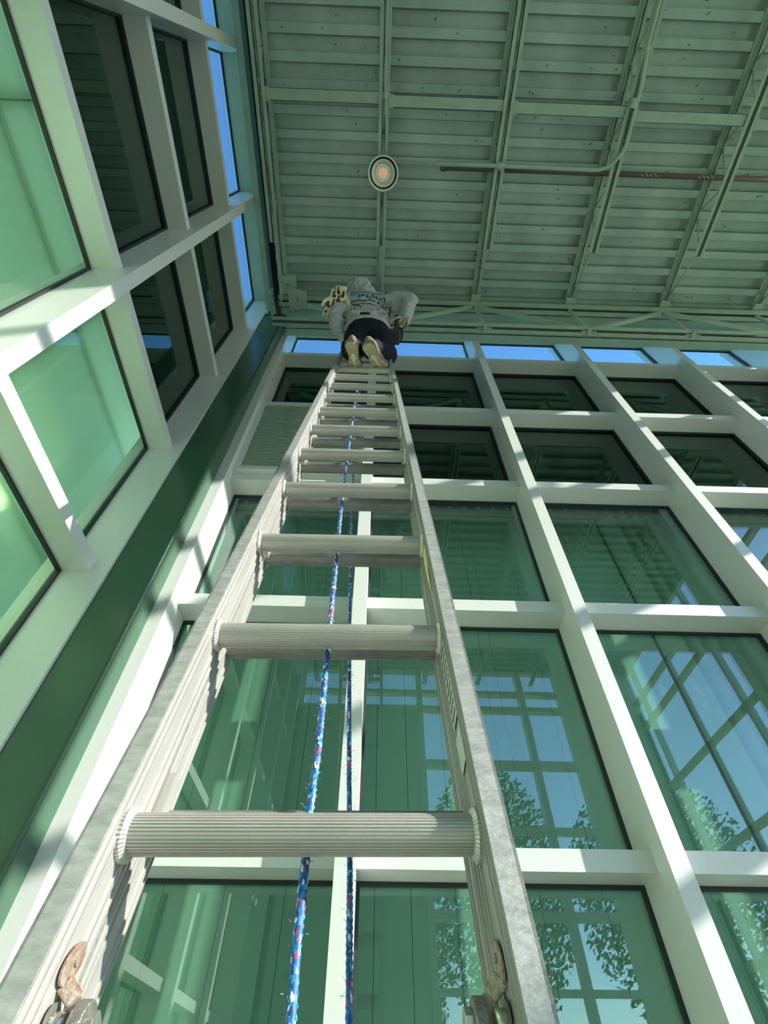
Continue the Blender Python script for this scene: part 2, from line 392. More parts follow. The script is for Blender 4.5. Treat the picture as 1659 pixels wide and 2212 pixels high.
# ------------------------------------------------------------------ steelwork
col = empty('steel_column', (-1.435, 2.3, FZ))
def rbox(name, m, x0, x1, y0, y1, z0, z1, parent, r):
    prof = []
    for cx, cy, a0 in ((x1 - r, y1 - r, 0), (x0 + r, y1 - r, 90), (x0 + r, y0 + r, 180), (x1 - r, y0 + r, 270)):
        for k in range(6):
            a = math.radians(a0 + 90 * k / 5); prof.append((cx + r * math.cos(a), cy + r * math.sin(a)))
    return MB().prism(prof, lambda a, b: (a, b, z0), lambda a, b: (a, b, z1)).build(name, m, parent, smooth=False)
sh = rbox('shaft', COLM, -0.145, 0.135, -0.15, 0.15, 0, 6.80 - FZ, col, 0.022)
sh.data.shade_smooth(); md = sh.modifiers.new('n', 'WEIGHTED_NORMAL'); md.keep_sharp = True
rbox('cap_plate', COLM, -0.16, 0.15, -0.16, 0.15, 6.80 - FZ, 6.82 - FZ, col, 0.01)
tag(col, 'green painted square steel column in the corner between the two glazed walls', 'column')

def joist(x, yend=1.21, ytop=1.86):
    j = empty('bar_joist', (x, 0, H))
    for nm, zc, ye in (('top_chord', -0.004, ytop), ('bottom_chord', -0.39 + 0.045, yend)):
        flat = 'top' in nm
        c = MB()
        for s in (-1, 1):
            a, b = (0.011, 0.054) if s > 0 else (-0.054, -0.011)
            if flat: c.box(a, b, -5.25, ye, zc - 0.006, zc); c.box(*( (0.011, 0.017) if s > 0 else (-0.017, -0.011)), -5.25, ye, zc - 0.045, zc)
            else: c.box(a, b, -5.25, ye, zc - 0.051, zc - 0.045); c.box(*( (0.011, 0.017) if s > 0 else (-0.017, -0.011)), -5.25, ye, zc - 0.051, zc - 0.005)
        c.build(nm, STEEL, j)
    yb = yend - 0.06; n = 0
    zt, zb = -0.03, -0.375
    wlist = []
    yy = yb; up = False
    rod0 = None
    while yy > -5.0:
        a = (0, yy, zb if not up else zt); b = (0, yy - 0.33, zt if not up else zb)
        wlist.append((a, b)); yy -= 0.33; up = not up
    for a, b in wlist: MB().tube([a, b], 0.0095, 8).build('web_rod', STEEL, j, smooth=True)
    MB().tube([(0, yend - 0.06, zb), (0, ytop - 0.04, zt - 0.01)], 0.011, 8).build('end_rod', STEEL, j, smooth=True)
    MB().box(-0.062, 0.062, ytop - 0.06, ytop + 0.06, -0.068, -0.058).box(-0.05, -0.044, ytop - 0.06, ytop + 0.06, -0.058, -0.01).box(0.044, 0.05, ytop - 0.06, ytop + 0.06, -0.058, -0.01).build('joist_seat', STEEL, j)
    return j
jl = {-1.28: 'pale green bar joist along the left glass wall', -0.03: 'green bar joist directly above the climber, carrying the round downlight',
      1.235: 'green bar joist first to the right of the downlight, crossed by the thin conduit',
      2.49: 'green bar joist second right of the downlight, with conduit bending along it',
      3.75: 'green bar joist third to the right of the downlight, in the sun haze',
      5.0: 'green bar joist in the far upper right corner of the ceiling'}
JX = sorted(jl)
for x in JX: tag(joist(x), jl[x], 'joist', 'roof bar joists')

# joist girder across the back
g = empty('joist_girder', (0, 1.95, 6.77))
tc = MB(); bc = MB()
for s in (-1, 1):
    tc.box(-1.36, 6.0, *( (0.008, 0.07) if s > 0 else (-0.07, -0.008)), 0, 0.007); tc.box(-1.36, 6.0, *( (0.008, 0.014) if s > 0 else (-0.014, -0.008)), 0, 0.06)
    bc.box(-1.30, 6.0, *( (0.008, 0.055) if s > 0 else (-0.055, -0.008)), -0.815, -0.809); bc.box(-1.30, 6.0, *( (0.008, 0.014) if s > 0 else (-0.014, -0.008)), -0.815, -0.755)
tc.build('top_chord', STEEL, g); bc.build('bottom_chord', STEEL, g)
for a, b in ((-1.2, -0.03), (1.235, -0.03), (1.235, 2.49), (3.75, 2.49), (3.75, 5.0)):
    MB().bar((a + (0.04 if b > a else -0.04), 0, -0.0), (b, 0, -0.79), 0.045, 0.045, up=(0, 1, 0)).build('diagonal', STEEL, g)
for x in (-0.03, 1.235, 2.49, 3.75, 5.0):
    MB().bar((x, 0.0, 0.0), (x, 0, -0.79), 0.035, 0.035, up=(0, 1, 0)).build('vertical_strut', STEEL, g)
    MB().box(x - 0.09, x + 0.09, -0.006, 0.006, -0.83, -0.74).box(x - 0.02, x + 0.02, -0.05, 0.05, -0.84, -0.826).build('gusset_plate', STEEL, g)
tag(g, 'long green trussed girder along the top of the back wall behind the climber', 'girder')

hb = empty('head_beam', (0, 2.2, 6.47))
MB().box(-1.25, 5.95, 0.0, 0.10, 0, 0.012).box(-1.25, 5.95, 0.0, 0.006, 0, 0.30).box(-1.25, 5.95, 0, 0.10, 0.29, 0.30).build('beam', STEEL, hb)
for k, x in enumerate((-1.0, -0.35)): box('splice_plate', STEEL, x, x + 0.5, -0.006, 0, 0.03, 0.11, hb)
tag(hb, 'green steel edge beam right above the blue sky windows of the back wall', 'beam')
lb = empty('edge_beam', (-1.55, 0, 6.98))
MB().box(-0.03, 0.05, -5.2, 2.15, 0, 0.012).box(0.045, 0.052, -5.2, 2.15, 0, 0.2).build('beam', STEEL, lb)
box('stub', STEEL, 0.075, 0.10, 1.85, 2.2, -0.25, -0.02, lb)
tag(lb, 'green steel edge beam along the top of the left glass wall', 'beam')
# second chord / plate between edge beam and joist on the left wall
sb = empty('sloping_brace', (-1.28, 1.6, 6.6))
MB().bar((-0.05, -3.2, 0.19), (0.03, 0.25, -0.2), 0.012, 0.06).build('angle', STEEL, sb)
tag(sb, 'thin sloping steel brace between left wall beam and the first joist', 'brace')

# corner bearing brackets
for k, (loc, lab) in enumerate((((-1.19, 1.70, 6.60), 'square steel bearing plate bracket high in the left back corner, upper one'), ((-1.03, 1.79, 6.30), 'square steel bearing plate bracket left of the climber, lower one with bright edge'))):
    b = empty('bearing_bracket', loc)
    box('plate', STEEL, -0.11, 0.11, -0.10, 0.10, 0, 0.012, b, 0.001)
    MB().tube([(0, 0, -0.02), (0, 0, 0.02)], 0.016, 6).build('bolt', IRON, b)
    MB().prism([(-0.10, 0.012), (0.10, 0.012), (-0.10, 0.16)], lambda a, c: (a, 0.085, c), lambda a, c: (a, 0.095, c)).build('stiffener', STEEL, b)
    box('backing_plate', STEEL, -0.11, 0.15, 0.10, 0.112, -0.03, 0.2, b)
    if k: MB().bar((-0.12, 0.13, -0.1), (0.10, 0.06, -0.1), 0.02, 0.02).build('bright_rod', ZINC, b)
    tag(b, lab, 'bracket')

# bridging pieces between joists
bl = ['horizontal green bridging tube between left wall and the downlight joist, catching bright light',
      'horizontal green bridging tube just right of the downlight joist', 'horizontal green bridging tube between first and second joists right of the lamp',
      'horizontal green bridging tube in the haze at upper right', 'horizontal green bridging tube at the far right edge of the ceiling']
ys = [-0.125, -0.105, -0.09, -0.06, -0.03]
for k in range(5):
    x0 = JX[k] + 0.012; x1 = JX[k + 1] - 0.012
    b = empty('bridging_tube', ((x0 + x1) / 2, ys[k], 6.50)); h = (x1 - x0) / 2
    MB().box(-h, h, -0.05, 0.05, 0, 0.004).box(-h, h, 0.046, 0.05, 0, 0.05).box(-h, h, -0.05, -0.046, 0, 0.05).build('angle', STEEL, b)
    box('end_cleat', STEEL, -h, -h + 0.08, -0.056, 0.056, -0.006, 0.0, b)
    tag(b, bl[k], 'bridging', 'roof bridging')

# conduit, boxes, dark pipe
cd = empty('conduit', (0, 0.4, 6.42))
P = [(0.05, 0.0, 0.0), (1.2, -0.005, 0), (2.25, 0.0, 0)]
for k in range(1, 9):
    a = PI / 2 * k / 8; P.append((2.25 + 0.26 * math.sin(a), 0.0 - 0.26 * (1 - math.cos(a)), 0))
P += [(2.50, -0.7, 0), (2.46, -1.0, 0.0), (2.45, -5.0, 0)]
MB().tube(P, 0.020, 12).build('tube', STEEL, cd, smooth=True)
for x in (1.235,): MB().tube([(x - 0.04, -0.003, 0), (x + 0.04, -0.003, 0)], 0.030, 10).box(x - 0.01, x + 0.01, -0.04, 0.04, 0.02, 0.05).build('strap', STEEL, cd)
MB().tube([(2.47, -0.52, 0), (2.47, -0.60, 0)], 0.034, 10).build('coupling', STEEL, cd)
tag(cd, 'thin green electrical conduit crossing the ceiling from the downlight and bending along a joist', 'conduit')
c2 = empty('conduit', (-0.02, 0, 6.44))
MB().tube([(0.012, 0.42, 0.02), (0.02, 0.1, 0), (0.0, -0.2, 0), (0.01, -5.1, 0.0)], 0.011, 8).build('tube', STEEL, c2, smooth=True)
MB().tube([(0.003, -0.12, 0), (0.003, -0.17, 0)], 0.026, 8).build('coupling', STEEL, c2)
tag(c2, 'slim green conduit running along the joist above the downlight', 'conduit')
pp = empty('sprinkler_pipe', (0.64, 0.45, 6.76))
MB().tube([(0.03, 0, 0), (5.3, 0, 0)], 0.027, 14).build('tube', PIPE, pp, smooth=True)
MB().tube([(-0.02, 0, 0), (0.0, 0, 0), (0.04, 0, 0)], [0.022, 0.036, 0.036], 14).build('end_cap', PIPE, pp)
ch = MB()
for x in (2.25, 2.9):
    for s in range(4): ch.bar((x + s * 0.05, -0.012 - 0.01 * (s % 2), -0.0275), (x + 0.04 + s * 0.05, 0.012, -0.0275), 0.004, 0.002)
ch.build('chalk_mark', CHALK, pp)
tag(pp, 'dark red-brown pipe with an end cap, tight under the deck right of the downlight', 'pipe')

# downlight
dl = empty('downlight', (-0.022, 0.49, 6.28))
def ring(name, m, prof, parent, n=48, smooth=True):
    mb = MB(); k = len(prof)
    for i in range(n):
        a = 2 * PI * i / n
        for r, z in prof: mb.v.append((r * math.cos(a), r * math.sin(a), z))
    for i in range(n):
        for j in range(k - 1):
            mb.f.append((i * k + j, ((i + 1) % n) * k + j, ((i + 1) % n) * k + j + 1, i * k + j + 1)); mb.m.append(0)
    o = mb.build(name, m, parent); 
    if smooth: o.data.shade_smooth()
    return o
ring('housing', LAMPG, [(0.155, 0.002), (0.158, 0.02), (0.158, 0.14), (0.125, 0.2), (0.12, 0.30), (0.0, 0.305)], dl)
ring('trim_ring', LAMPW, [(0.158, 0.02), (0.16, 0.0), (0.152, -0.004), (0.146, 0.004), (0.142, 0.07)], dl)
ring('baffle_gap', DARK, [(0.143, 0.075), (0.08, 0.078)], dl)
ring('reflector', LAMPW, [(0.122, 0.04), (0.126, 0.038), (0.126, 0.07), (0.10, 0.075), (0.084, 0.085), (0.08, 0.075), (0.122, 0.04)], dl)
ring('lens', LAMPL, [(0.084, 0.07), (0.05, 0.066), (0.0, 0.065)], dl)
o = ring('led_chip', LAMPE, [(0.048, 0.062), (0.03, 0.058), (0.0, 0.057)], dl)
MB().tube([(0, 0, 0.3), (0, 0, 0.36)], 0.012, 8).build('stem', LAMPG, dl)
tag(dl, 'round white downlight with a dim warm glow hanging from the joist above the climber', 'light')

# ------------------------------------------------------------------ extension ladder
T = 0.2547; SX = -0.015
en = Vector((0, math.cos(T), -math.sin(T)))
el = Vector((math.sin(SX), math.sin(T) * math.cos(SX), math.cos(T) * math.cos(SX))).normalized()
eu = en.cross(el).normalized()
if eu.x < 0: eu = -eu
P0 = Vector((-0.2373, 0.5393, 0.1853))
WF = -(P0.z - FZ + 0.03) / el.z            # along-rail coordinate of the feet
def ladder_frame(name, wz):
    o = empty(name)
    o0 = P0 + el * wz
    o.matrix_world = Matrix(((eu.x, en.x, el.x, o0.x), (eu.y, en.y, el.y, o0.y), (eu.z, en.z, el.z, o0.z), (0, 0, 0, 1)))
    return o
def lw(u, v, w_): return P0 + eu * u + en * v + el * w_
lad = ladder_frame('extension_ladder', WF)
def q(w_): return w_ - WF
WG = 0.348; STEP = 0.3048
def rail(name, side, v0, v1, w0, w1, inset, m, mf):
    # C channel: web on the inner side with fine ridges, flanges turned outward
    s = -1 if side == 'l' else 1
    u0 = 0 + inset if side == 'l' else WG - inset
    t = 0.003; fl = 0.022
    mb = MB()
    # web with raised ridge lines on the inner face
    mb.mi = 0
    mb.box(*sorted((u0, u0 + s * t)), v0 + 0.002, v1 - 0.002, q(w0), q(w1))
    for f in (0.10, 0.14, 0.27, 0.31, 0.70, 0.74, 0.88):
        vv = v0 + (v1 - v0) * f
        mb.box(*sorted((u0, u0 - s * 0.0018)), vv, vv + 0.0018, q(w0), q(w1))
    mb.mi = 1
    mb.box(*sorted((u0, u0 + s * fl)), v0, v0 + t, q(w0), q(w1))
    mb.box(*sorted((u0, u0 + s * fl)), v1 - t, v1, q(w0), q(w1))
    mb.box(*sorted((u0 + s * (fl - 0.003), u0 + s * fl)), v0, v0 + 0.006, q(w0), q(w1))
    return mb.build(name, [m, mf], lad)
FLY0, FLY1 = -0.175, 5.94
BASE0, BASE1 = WF, 2.62
rail('fly_rail', 'l', -0.020, 0.054, FLY0, FLY1, 0, ALU, ALUF)
rail('fly_rail', 'r', -0.020, 0.054, FLY0, FLY1, 0, ALU, ALUF)
rail('base_rail', 'l', 0.056, 0.112, BASE0, BASE1, 0.0, ALU, ALUF)
rail('base_rail', 'r', 0.056, 0.112, BASE0, BASE1, 0.0, ALU, ALUF)
def rung_mesh(m, nm, r0=0.0180, depth=1.1):
    mb = MB(); N = 36; prof = []
    for k in range(N):
        for j, (da, rr) in enumerate(((0.0, 1.0), (0.5, 1.0), (0.55, 0.945), (0.95, 0.945))):
            a = 2 * PI * (k + da) / N
            ca, sa = math.cos(a), math.sin(a)
            # D section: flatter tread on top (+w)
            r = r0 * rr
            vv = r * ca * depth; ww = r * sa
            if ww > 0.0145: ww = 0.0145 + (ww - 0.0145) * 0.25
            prof.append((vv, ww))
    mb.prism(prof, lambda a, b: (0.0, a, b), lambda a, b: (WG, a, b))
    return mb.build(nm, m, lad)
def collar_mesh(parent, u, s):
    mb = MB(); n = 80; R = 0.0245
    prof = [(0.0175, 0.0), (R, 0.0), (R, 0.004), (0.021, 0.0075), (0.0175, 0.0085)]
    k = len(prof)
    for i in range(n):
        a = 2 * PI * i / n; rr = 1.0 if i % 2 else 0.955
        for r, h in prof: mb.v.append((u + s * h, r * rr * math.cos(a) * 1.05, r * rr * math.sin(a)))
    for i in range(n):
        for j in range(k - 1): mb.f.append((i * k + j, ((i + 1) % n) * k + j, ((i + 1) % n) * k + j + 1, i * k + j + 1)); mb.m.append(0)
    return mb.build('rung_collar', ALU, parent)
r0 = rung_mesh(ALUR, 'rung'); r0.location = (0, 0.020, q(-0.0058))
collar_mesh(r0, 0.0, 1); collar_mesh(r0, WG, -1)
for k in range(1, 20):
    c = copytree(r0, lad); c.location = (0, 0.020, q(-0.0058 + k * STEP))
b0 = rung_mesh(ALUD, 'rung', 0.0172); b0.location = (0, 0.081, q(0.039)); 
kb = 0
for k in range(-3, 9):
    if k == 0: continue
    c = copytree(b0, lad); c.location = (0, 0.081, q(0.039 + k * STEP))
# guide brackets between the sections
gb = MB().box(0.0, 0.014, 0.050, 0.066, 0, 0.055).box(0, 0.012, 0.050, 0.053, 0, 0.055).build('guide_bracket', ALU, lad)
kk = 0
for w_ in (0.03, 0.62, 1.24, 1.85, 2.45):
    for u_ in (0.0,):
        o = gb if kk == 0 else copyof(gb, lad); o.location = (u_, 0, q(w_)); kk += 1
# rung locks at the lower end of the fly section
def lock(side):
    s = 1 if side == 'l' else -1
    L = empty('rung_lock', (0 if side == 'l' else WG, 0, q(-0.13)), lad)
    pr = [(0.023 + 0.0125 * math.cos(2 * PI * k / 24) + 0.006 * math.sin(2 * PI * k / 24), 0.024 + 0.0165 * math.sin(2 * PI * k / 24)) for k in range(24)]
    MB().prism(pr, lambda a, b: (s * 0.0015, a, b), lambda a, b: (s * 0.0042, a, b)).build('lock_plate', RUST, L, bevel=0.0008)
    MB().tube([(s * 0.003, 0.024, 0.026), (s * 0.0056, 0.024, 0.026)], 0.0035, 12).build('rivet', RUST, L)
    MB().bar((s * 0.0035, 0.022, 0.012), (s * 0.014, 0.028, 0.004), 0.013, 0.0028, up=(0, 1, 0)).bar((s * 0.0135, 0.028, 0.005), (s * 0.0165, 0.034, -0.022), 0.012, 0.0028, up=(0, 1, 0)).build('lock_arm', RUST, L, bevel=0.0008)
    MB().tube([(s * 0.001, 0.030, -0.010), (s * 0.013, 0.030, -0.010)], 0.0075, 20).build('spacer', ZINC, L, smooth=True)
    MB().tube([(s * 0.002, 0.030, -0.010), (s * 0.0035, 0.030, -0.010)], 0.0125, 24).build('washer', IRON, L)
    MB().tube([(s * 0.019, 0.034, -0.012), (s * 0.029, 0.034, -0.012)], 0.0175, 32).build('roller', IRON, L, bevel=0.0015)
    MB().tube([(s * 0.029, 0.034, -0.012), (s * 0.0355, 0.034, -0.012)], 0.0115, 6).build('hex_nut', ZINC, L, bevel=0.0006)
    return L
lock('l'); lock('r')
# labels on the inner face of the right rail
wy = MB()
wy.prism([(0.000, 0.50), (0.012, 0.44), (0.020, 0.36), (0.030, 0.44), (0.036, 0.56), (0.016, 0.60)], lambda a, b: (WG - 0.0018, a, q(b + 0.05)), lambda a, b: (WG - 0.0014, a, q(b + 0.05)))
wy.build('yellow_warning_label', YEL, lad)
for a, b in ((0.05, 0.10), (0.115, 0.28)):
    MB().box(WG - 0.0018, WG - 0.0014, 0.004, 0.040, q(a + 0.02), q(b + 0.02)).build('printed_label', LBL, lad)
for k in range(9):
    MB().box(WG - 0.0022, WG - 0.0018, 0.008, 0.034, q(0.145 + k * 0.015), q(0.149 + k * 0.015)).build('label_line', INK, lad)
for u_ in (-0.024, WG - 0.01):
    MB().box(u_, u_ + 0.034, 0.05, 0.125, -0.03, 0.05).build('rubber_foot', RUBBER, lad, bevel=0.004)
tag(lad, 'worn aluminium extension ladder rising steeply to the climber, rope threaded behind its rungs', 'ladder')

# rope
def rope_strand(name, pts, v, parent, r=0.0052):
    # resample, add a gentle wander and helical strand relief
    P = []
    for i in range(len(pts) - 1):
        (u0, w0), (u1, w1) = pts[i], pts[i + 1]
        n = max(2, int(abs(w1 - w0) / 0.0035))
        for k in range(n):
            t = k / n; P.append((u0 + (u1 - u0) * t, w0 + (w1 - w0) * t))
    P.append(pts[-1])
    mb = MB(); n = 14; m_ = len(P)
    for i, (u, w_) in enumerate(P):
        for k in range(n):
            a = 2 * PI * k / n
            rr = r * (1 + 0.10 * math.sin(4 * a + w_ * 900) + 0.10 * math.sin(-4 * a + w_ * 900))
            vv = v + 0.002 * math.sin(w_ * 9)
            mb.v.append((u + rr * math.cos(a), vv + rr * math.sin(a), q(w_)))
    for i in range(m_ - 1):
        for k in range(n): mb.f.append((i * n + k, i * n + (k + 1) % n, (i + 1) * n + (k + 1) % n, (i + 1) * n + k)); mb.m.append(0)
    o = mb.build(name, ROPE, parent); o.data.shade_smooth(); return o
rp = ladder_frame('halyard_rope', WF)
rope1 = [(0.1815, -0.60), (0.1787, -0.131), (0.1765, -0.0865), (0.1757, -0.044), (0.1751, -0.009), (0.1727, 0.0364), (0.1742, 0.1192), (0.1704, 0.2877), (0.1681, 0.3947), (0.1643, 0.5787), (0.1597, 0.7684), (0.1554, 0.9802), (0.1526, 1.2731), (0.1509, 1.4969), (0.1491, 1.8681), (0.1458, 2.163), (0.145, 2.6)]
rope2 = [(0.236, -0.6), (0.223, -0.1022), (0.2208, -0.0468), (0.2184, 0.0169), (0.2123, 0.1296), (0.2027, 0.3469), (0.1941, 0.5543), (0.1832, 0.8799), (0.1766, 1.105), (0.1633, 1.6426), (0.1557, 2.1101), (0.148, 2.6)]
rope_strand('front_strand', rope1, 0.0505, rp, 0.0043)
rope_strand('rear_strand', rope2, 0.130, rp, 0.0033)
fz = MB()
for k in range(420):
    i = random.choice((0, 1)); pts = rope1 if i == 0 else rope2; v = 0.0505 if i == 0 else 0.13
    w_ = random.uniform(-0.16, 0.7)
    for (u0, w0), (u1, w1) in zip(pts[:-1], pts[1:]):
        if w0 <= w_ <= w1: u = u0 + (u1 - u0) * (w_ - w0) / (w1 - w0)
    a = random.uniform(0, 2 * PI); L = random.uniform(0.002, 0.006)
    p = Vector((u + 0.005 * math.cos(a), v + 0.005 * math.sin(a), q(w_)))
    d = Vector((math.cos(a), math.sin(a), random.uniform(-1, 1))) * L
    fz.tube([p, p + d], 0.00018, 3)
f = fz.build('loose_fibres', ROPE, rp); f['kind'] = 'stuff'
MB().tube([(0.14, 0.09, q(2.6)), (0.155, 0.09, q(2.6))], 0.045, 24).build('pulley', IRON, lad)
tag(rp, 'blue braided rope with red and white flecks hanging through the ladder rungs', 'rope')

# ------------------------------------------------------------------ the climber
def loft(mb, rings, n=24):
    b = len(mb.v)
    for (x, y, z, rx, ry) in rings:
        for k in range(n):
            a = 2 * PI * k / n
            ca, sa = math.cos(a), math.sin(a)
            mb.v.append((x + rx * math.copysign(abs(ca) ** 0.85, ca), y + ry * math.copysign(abs(sa) ** 0.85, sa), z))
    m_ = len(rings)
    for i in range(m_ - 1):
        for k in range(n): mb.f.append((b + i * n + k, b + i * n + (k + 1) % n, b + (i + 1) * n + (k + 1) % n, b + (i + 1) * n + k)); mb.m.append(0)
    mb.f.append(tuple(b + k for k in reversed(range(n)))); mb.m.append(0)
    mb.f.append(tuple(b + (m_ - 1) * n + k for k in range(n))); mb.m.append(0)
def limb(mb, pts, rad, n=16):
    # smooth interpolation through the joints
    P = []; R = []
    for i in range(len(pts) - 1):
        a, b = Vector(pts[i]), Vector(pts[i + 1])
        for k in range(5):
            t = k / 5; P.append(a.lerp(b, t)); R.append(rad[i] + (rad[i + 1] - rad[i]) * t)
    P.append(Vector(pts[-1])); R.append(rad[-1])
    mb.tube(P, R, n)
    mb.ball(pts[0], rad[0], 8); mb.ball(pts[-1], rad[-1], 8)
    for i in range(1, len(pts) - 1): mb.ball(pts[i], rad[i] * 1.0, 8)
def fuse(mb, name, m, parent, vox, smooth=6, disp=0):
    o = mb.build(name + '_tmp', m)
    r = o.modifiers.new('r', 'REMESH'); r.mode = 'VOXEL'; r.voxel_size = vox
    s_ = o.modifiers.new('s', 'SMOOTH'); s_.iterations = smooth; s_.factor = 0.5
    if disp:
        tx = bpy.data.textures.new(name, 'CLOUDS'); tx.noise_scale = 0.06; tx.noise_depth = 2
        d_ = o.modifiers.new('d', 'DISPLACE'); d_.texture = tx; d_.strength = disp; d_.mid_level = 0.5; d_.texture_coords = 'GLOBAL'
    bpy.context.view_layer.update()
    dg = bpy.context.evaluated_depsgraph_get()
    me = bpy.data.meshes.new_from_object(o.evaluated_get(dg))
    old = o.data; bpy.data.objects.remove(o); bpy.data.meshes.remove(old)
    me.materials.clear(); me.materials.append(m); me.shade_smooth()
    ob = bpy.data.objects.new(name, me); COL.objects.link(ob)
    if parent: ob.parent = parent
    return ob

J = dict(pel=(-.105, 1.415, 4.02), wai=(-.115, 1.425, 4.18), che=(-.13, 1.40, 4.42), uch=(-.14, 1.345, 4.60), nek=(-.165, 1.325, 4.72), hed=(-.205, 1.325, 4.865),
         sL=(-.315, 1.325, 4.61), eL=(-.395, 1.355, 4.34), wL=(-.325, 1.465, 4.12), sR=(.035, 1.315, 4.61), eR=(.250, 1.265, 4.53), wR=(.200, 1.345, 4.265),
         hL=(-.185, 1.415, 3.99), kL=(-.205, 1.375, 3.60), aL=(-.188, 1.195, 3.185), hR=(-.025, 1.415, 3.99), kR=(.045, 1.385, 3.57), aR=(-.058, 1.200, 3.185))
body = MB()
loft(body, [(-.105, 1.415, 3.92, .12, .08), (-.105, 1.415, 4.02, .155, .105), (-.115, 1.425, 4.16, .135, .095), (-.13, 1.40, 4.40, .155, .10), (-.14, 1.35, 4.58, .16, .10), (-.15, 1.33, 4.66, .10, .07)])
limb(body, [(-.155, 1.33, 4.62), J['nek'], (-.19, 1.325, 4.80)], [.06, .055, .055])
hd = Vector(J['hed'])
body.ball(hd, .098, 12, (0.86, 1.0, 1.22)); body.ball(hd + Vector((0, .035, -.06)), .062, 10, (0.95, 1.0, 0.95))
body.ball(hd + Vector((0, .108, -.012)), .014, 6, (0.8, 1.3, 1.7)); body.ball(hd + Vector((0, .090, -.058)), .016, 6, (1.6, .7, .5))
for s in (-1, 1):
    body.ball(hd + Vector((s * .088, -.003, -.01)), .018, 6, (.45, 1, 1.7)); body.ball(hd + Vector((s * .032, .078, .012)), .016, 6, (1.1, .6, .8))
for s in 'LR':
    limb(body, [J['s' + s], J['e' + s], J['w' + s]], [.05, .042, .028])
    limb(body, [J['h' + s], J['k' + s], J['a' + s]], [.080, .052, .030])
    a = Vector(J['a' + s]); body.ball(a + Vector((0, .045, -.030)), .026, 8, (.9, 1.6, .8))
def hand(mb, wrist, dirv, palmn, side, curl, spread=0.010):
    # palm plus four unequal curled fingers and a thumb leaving the side of the palm
    w_ = Vector(wrist); d = Vector(dirv).normalized(); pn = Vector(palmn); pn = (pn - d * pn.dot(d)).normalized(); r = d.cross(pn).normalized() * side
    limb(mb, [w_, w_ + d * .03], [.027, .026]);
    for k in range(4): limb(mb, [w_ + d * .02 + r * (k - 1.5) * .012, w_ + d * .085 + r * (k - 1.5) * .0205], [.015, .0125])
    for k, L in enumerate((.070, .080, .075, .058)):
        p = w_ + d * .088 + r * (1.5 - k) * .0205
        segs = [p]; ang = 0.15
        for f_, c_ in ((.45, curl), (.30, curl * 1.1), (.25, curl * .8)):
            ang += c_; segs.append(segs[-1] + (d * math.cos(ang) + pn * math.sin(ang) + r * spread * (1.5 - k)).normalized() * L * f_)
        limb(mb, segs, [.0098, .0092, .0085, .0072], 10)
    p = w_ + d * .030 + r * .030
    limb(mb, [p, p + (d * .5 + r * .6 + pn * .5) * .04, p + (d * .9 + r * .5 + pn * .95) * .06, p + (d * 1.0 + r * .15 + pn * 1.2) * .075], [.015, .012, .0105, .0085], 10)
hand(body, (-.325, 1.465, 4.12), (0.45, 0.62, -0.62), (0.35, 0.2, 0.45), 1, 0.75)
hand(body, (.200, 1.345, 4.265), (-0.30, 0.22, -0.93), (-0.75, 0.4, 0.2), -1, 0.85)
person = empty('person', (-.1, 1.3, 3.14))
PB = Vector((-.1, 1.3, 3.14))
bodyo = fuse(body, 'body', SKIN, None, .0052, 4)
for s in (-1, 1):
    e = MB().ball(hd + Vector((s * .032, .088, .012)), .0115, 8).build('eye', EYE, None, smooth=True)
    e.parent = person; e.location = -PB
hair = MB(); hair.ball(hd + Vector((0, -.012, .022)), .100, 12, (0.92, 1.02, 1.18))
ho = fuse(hair, 'hair', HAIR, None, .008, 2, 0.01)
# sweatshirt: torso, sleeves and the hood bunched up around the head
tor = MB()
loft(tor, [(-.108, 1.418, 4.085, .178, .142), (-.110, 1.418, 4.115, .184, .146), (-.112, 1.420, 4.16, .178, .135), (-.12, 1.418, 4.28, .185, .130), (-.13, 1.400, 4.42, .195, .130), (-.138, 1.36, 4.54, .196, .125), (-.142, 1.335, 4.62, .182, .108), (-.15, 1.325, 4.675, .125, .085), (-.16, 1.325, 4.71, .08, .075)])
limb(tor, [(-.30, 1.325, 4.605), (-.36, 1.34, 4.48), J['eL'], (-.375, 1.41, 4.23), (-.328, 1.462, 4.125)], [.082, .074, .064, .060, .040])
limb(tor, [(.02, 1.325, 4.605), (.14, 1.285, 4.585), J['eR'], (.228, 1.30, 4.40), (.195, 1.350, 4.225)], [.082, .072, .066, .060, .044])
# slack cloth hanging below the right upper arm
tor.ball((.13, 1.325, 4.50), .06, 8, (1.3, .6, 1.0)); tor.ball((.03, 1.38, 4.47), .07, 8, (.8, 1, 1.3))
# folds
for a, b, r_ in (((-.26, 1.285, 4.35), (-.02, 1.275, 4.30), .020), ((-.24, 1.285, 4.20), (.03, 1.285, 4.24), .018), ((.19, 1.25, 4.47), (.27, 1.22, 4.50), .020), ((.175, 1.28, 4.42), (.265, 1.25, 4.43), .020), ((-.05, 1.27, 4.56), (.02, 1.285, 4.40), .016)):
    limb(tor, [a, b], [r_, r_ * .8], 8)
# raised hood
tor.ball(hd + Vector((-.01, -.035, .005)), .122, 14, (1.02, 0.98, 1.16)); tor.ball(hd + Vector((.03, -.03, -.075)), .095, 10, (1.25, 1.0, .8))
limb(tor, [(-.27, 1.29, 4.745), (-.17, 1.25, 4.74), (-.075, 1.29, 4.75)], [.035, .038, .035])
limb(tor, [(-.20, 1.205, 4.90), (-.14, 1.215, 4.82), (-.11, 1.25, 4.76)], [.022, .024, .022])
hoodie = fuse(tor, 'sweatshirt', HOOD, None, .0075, 3, 0.030)
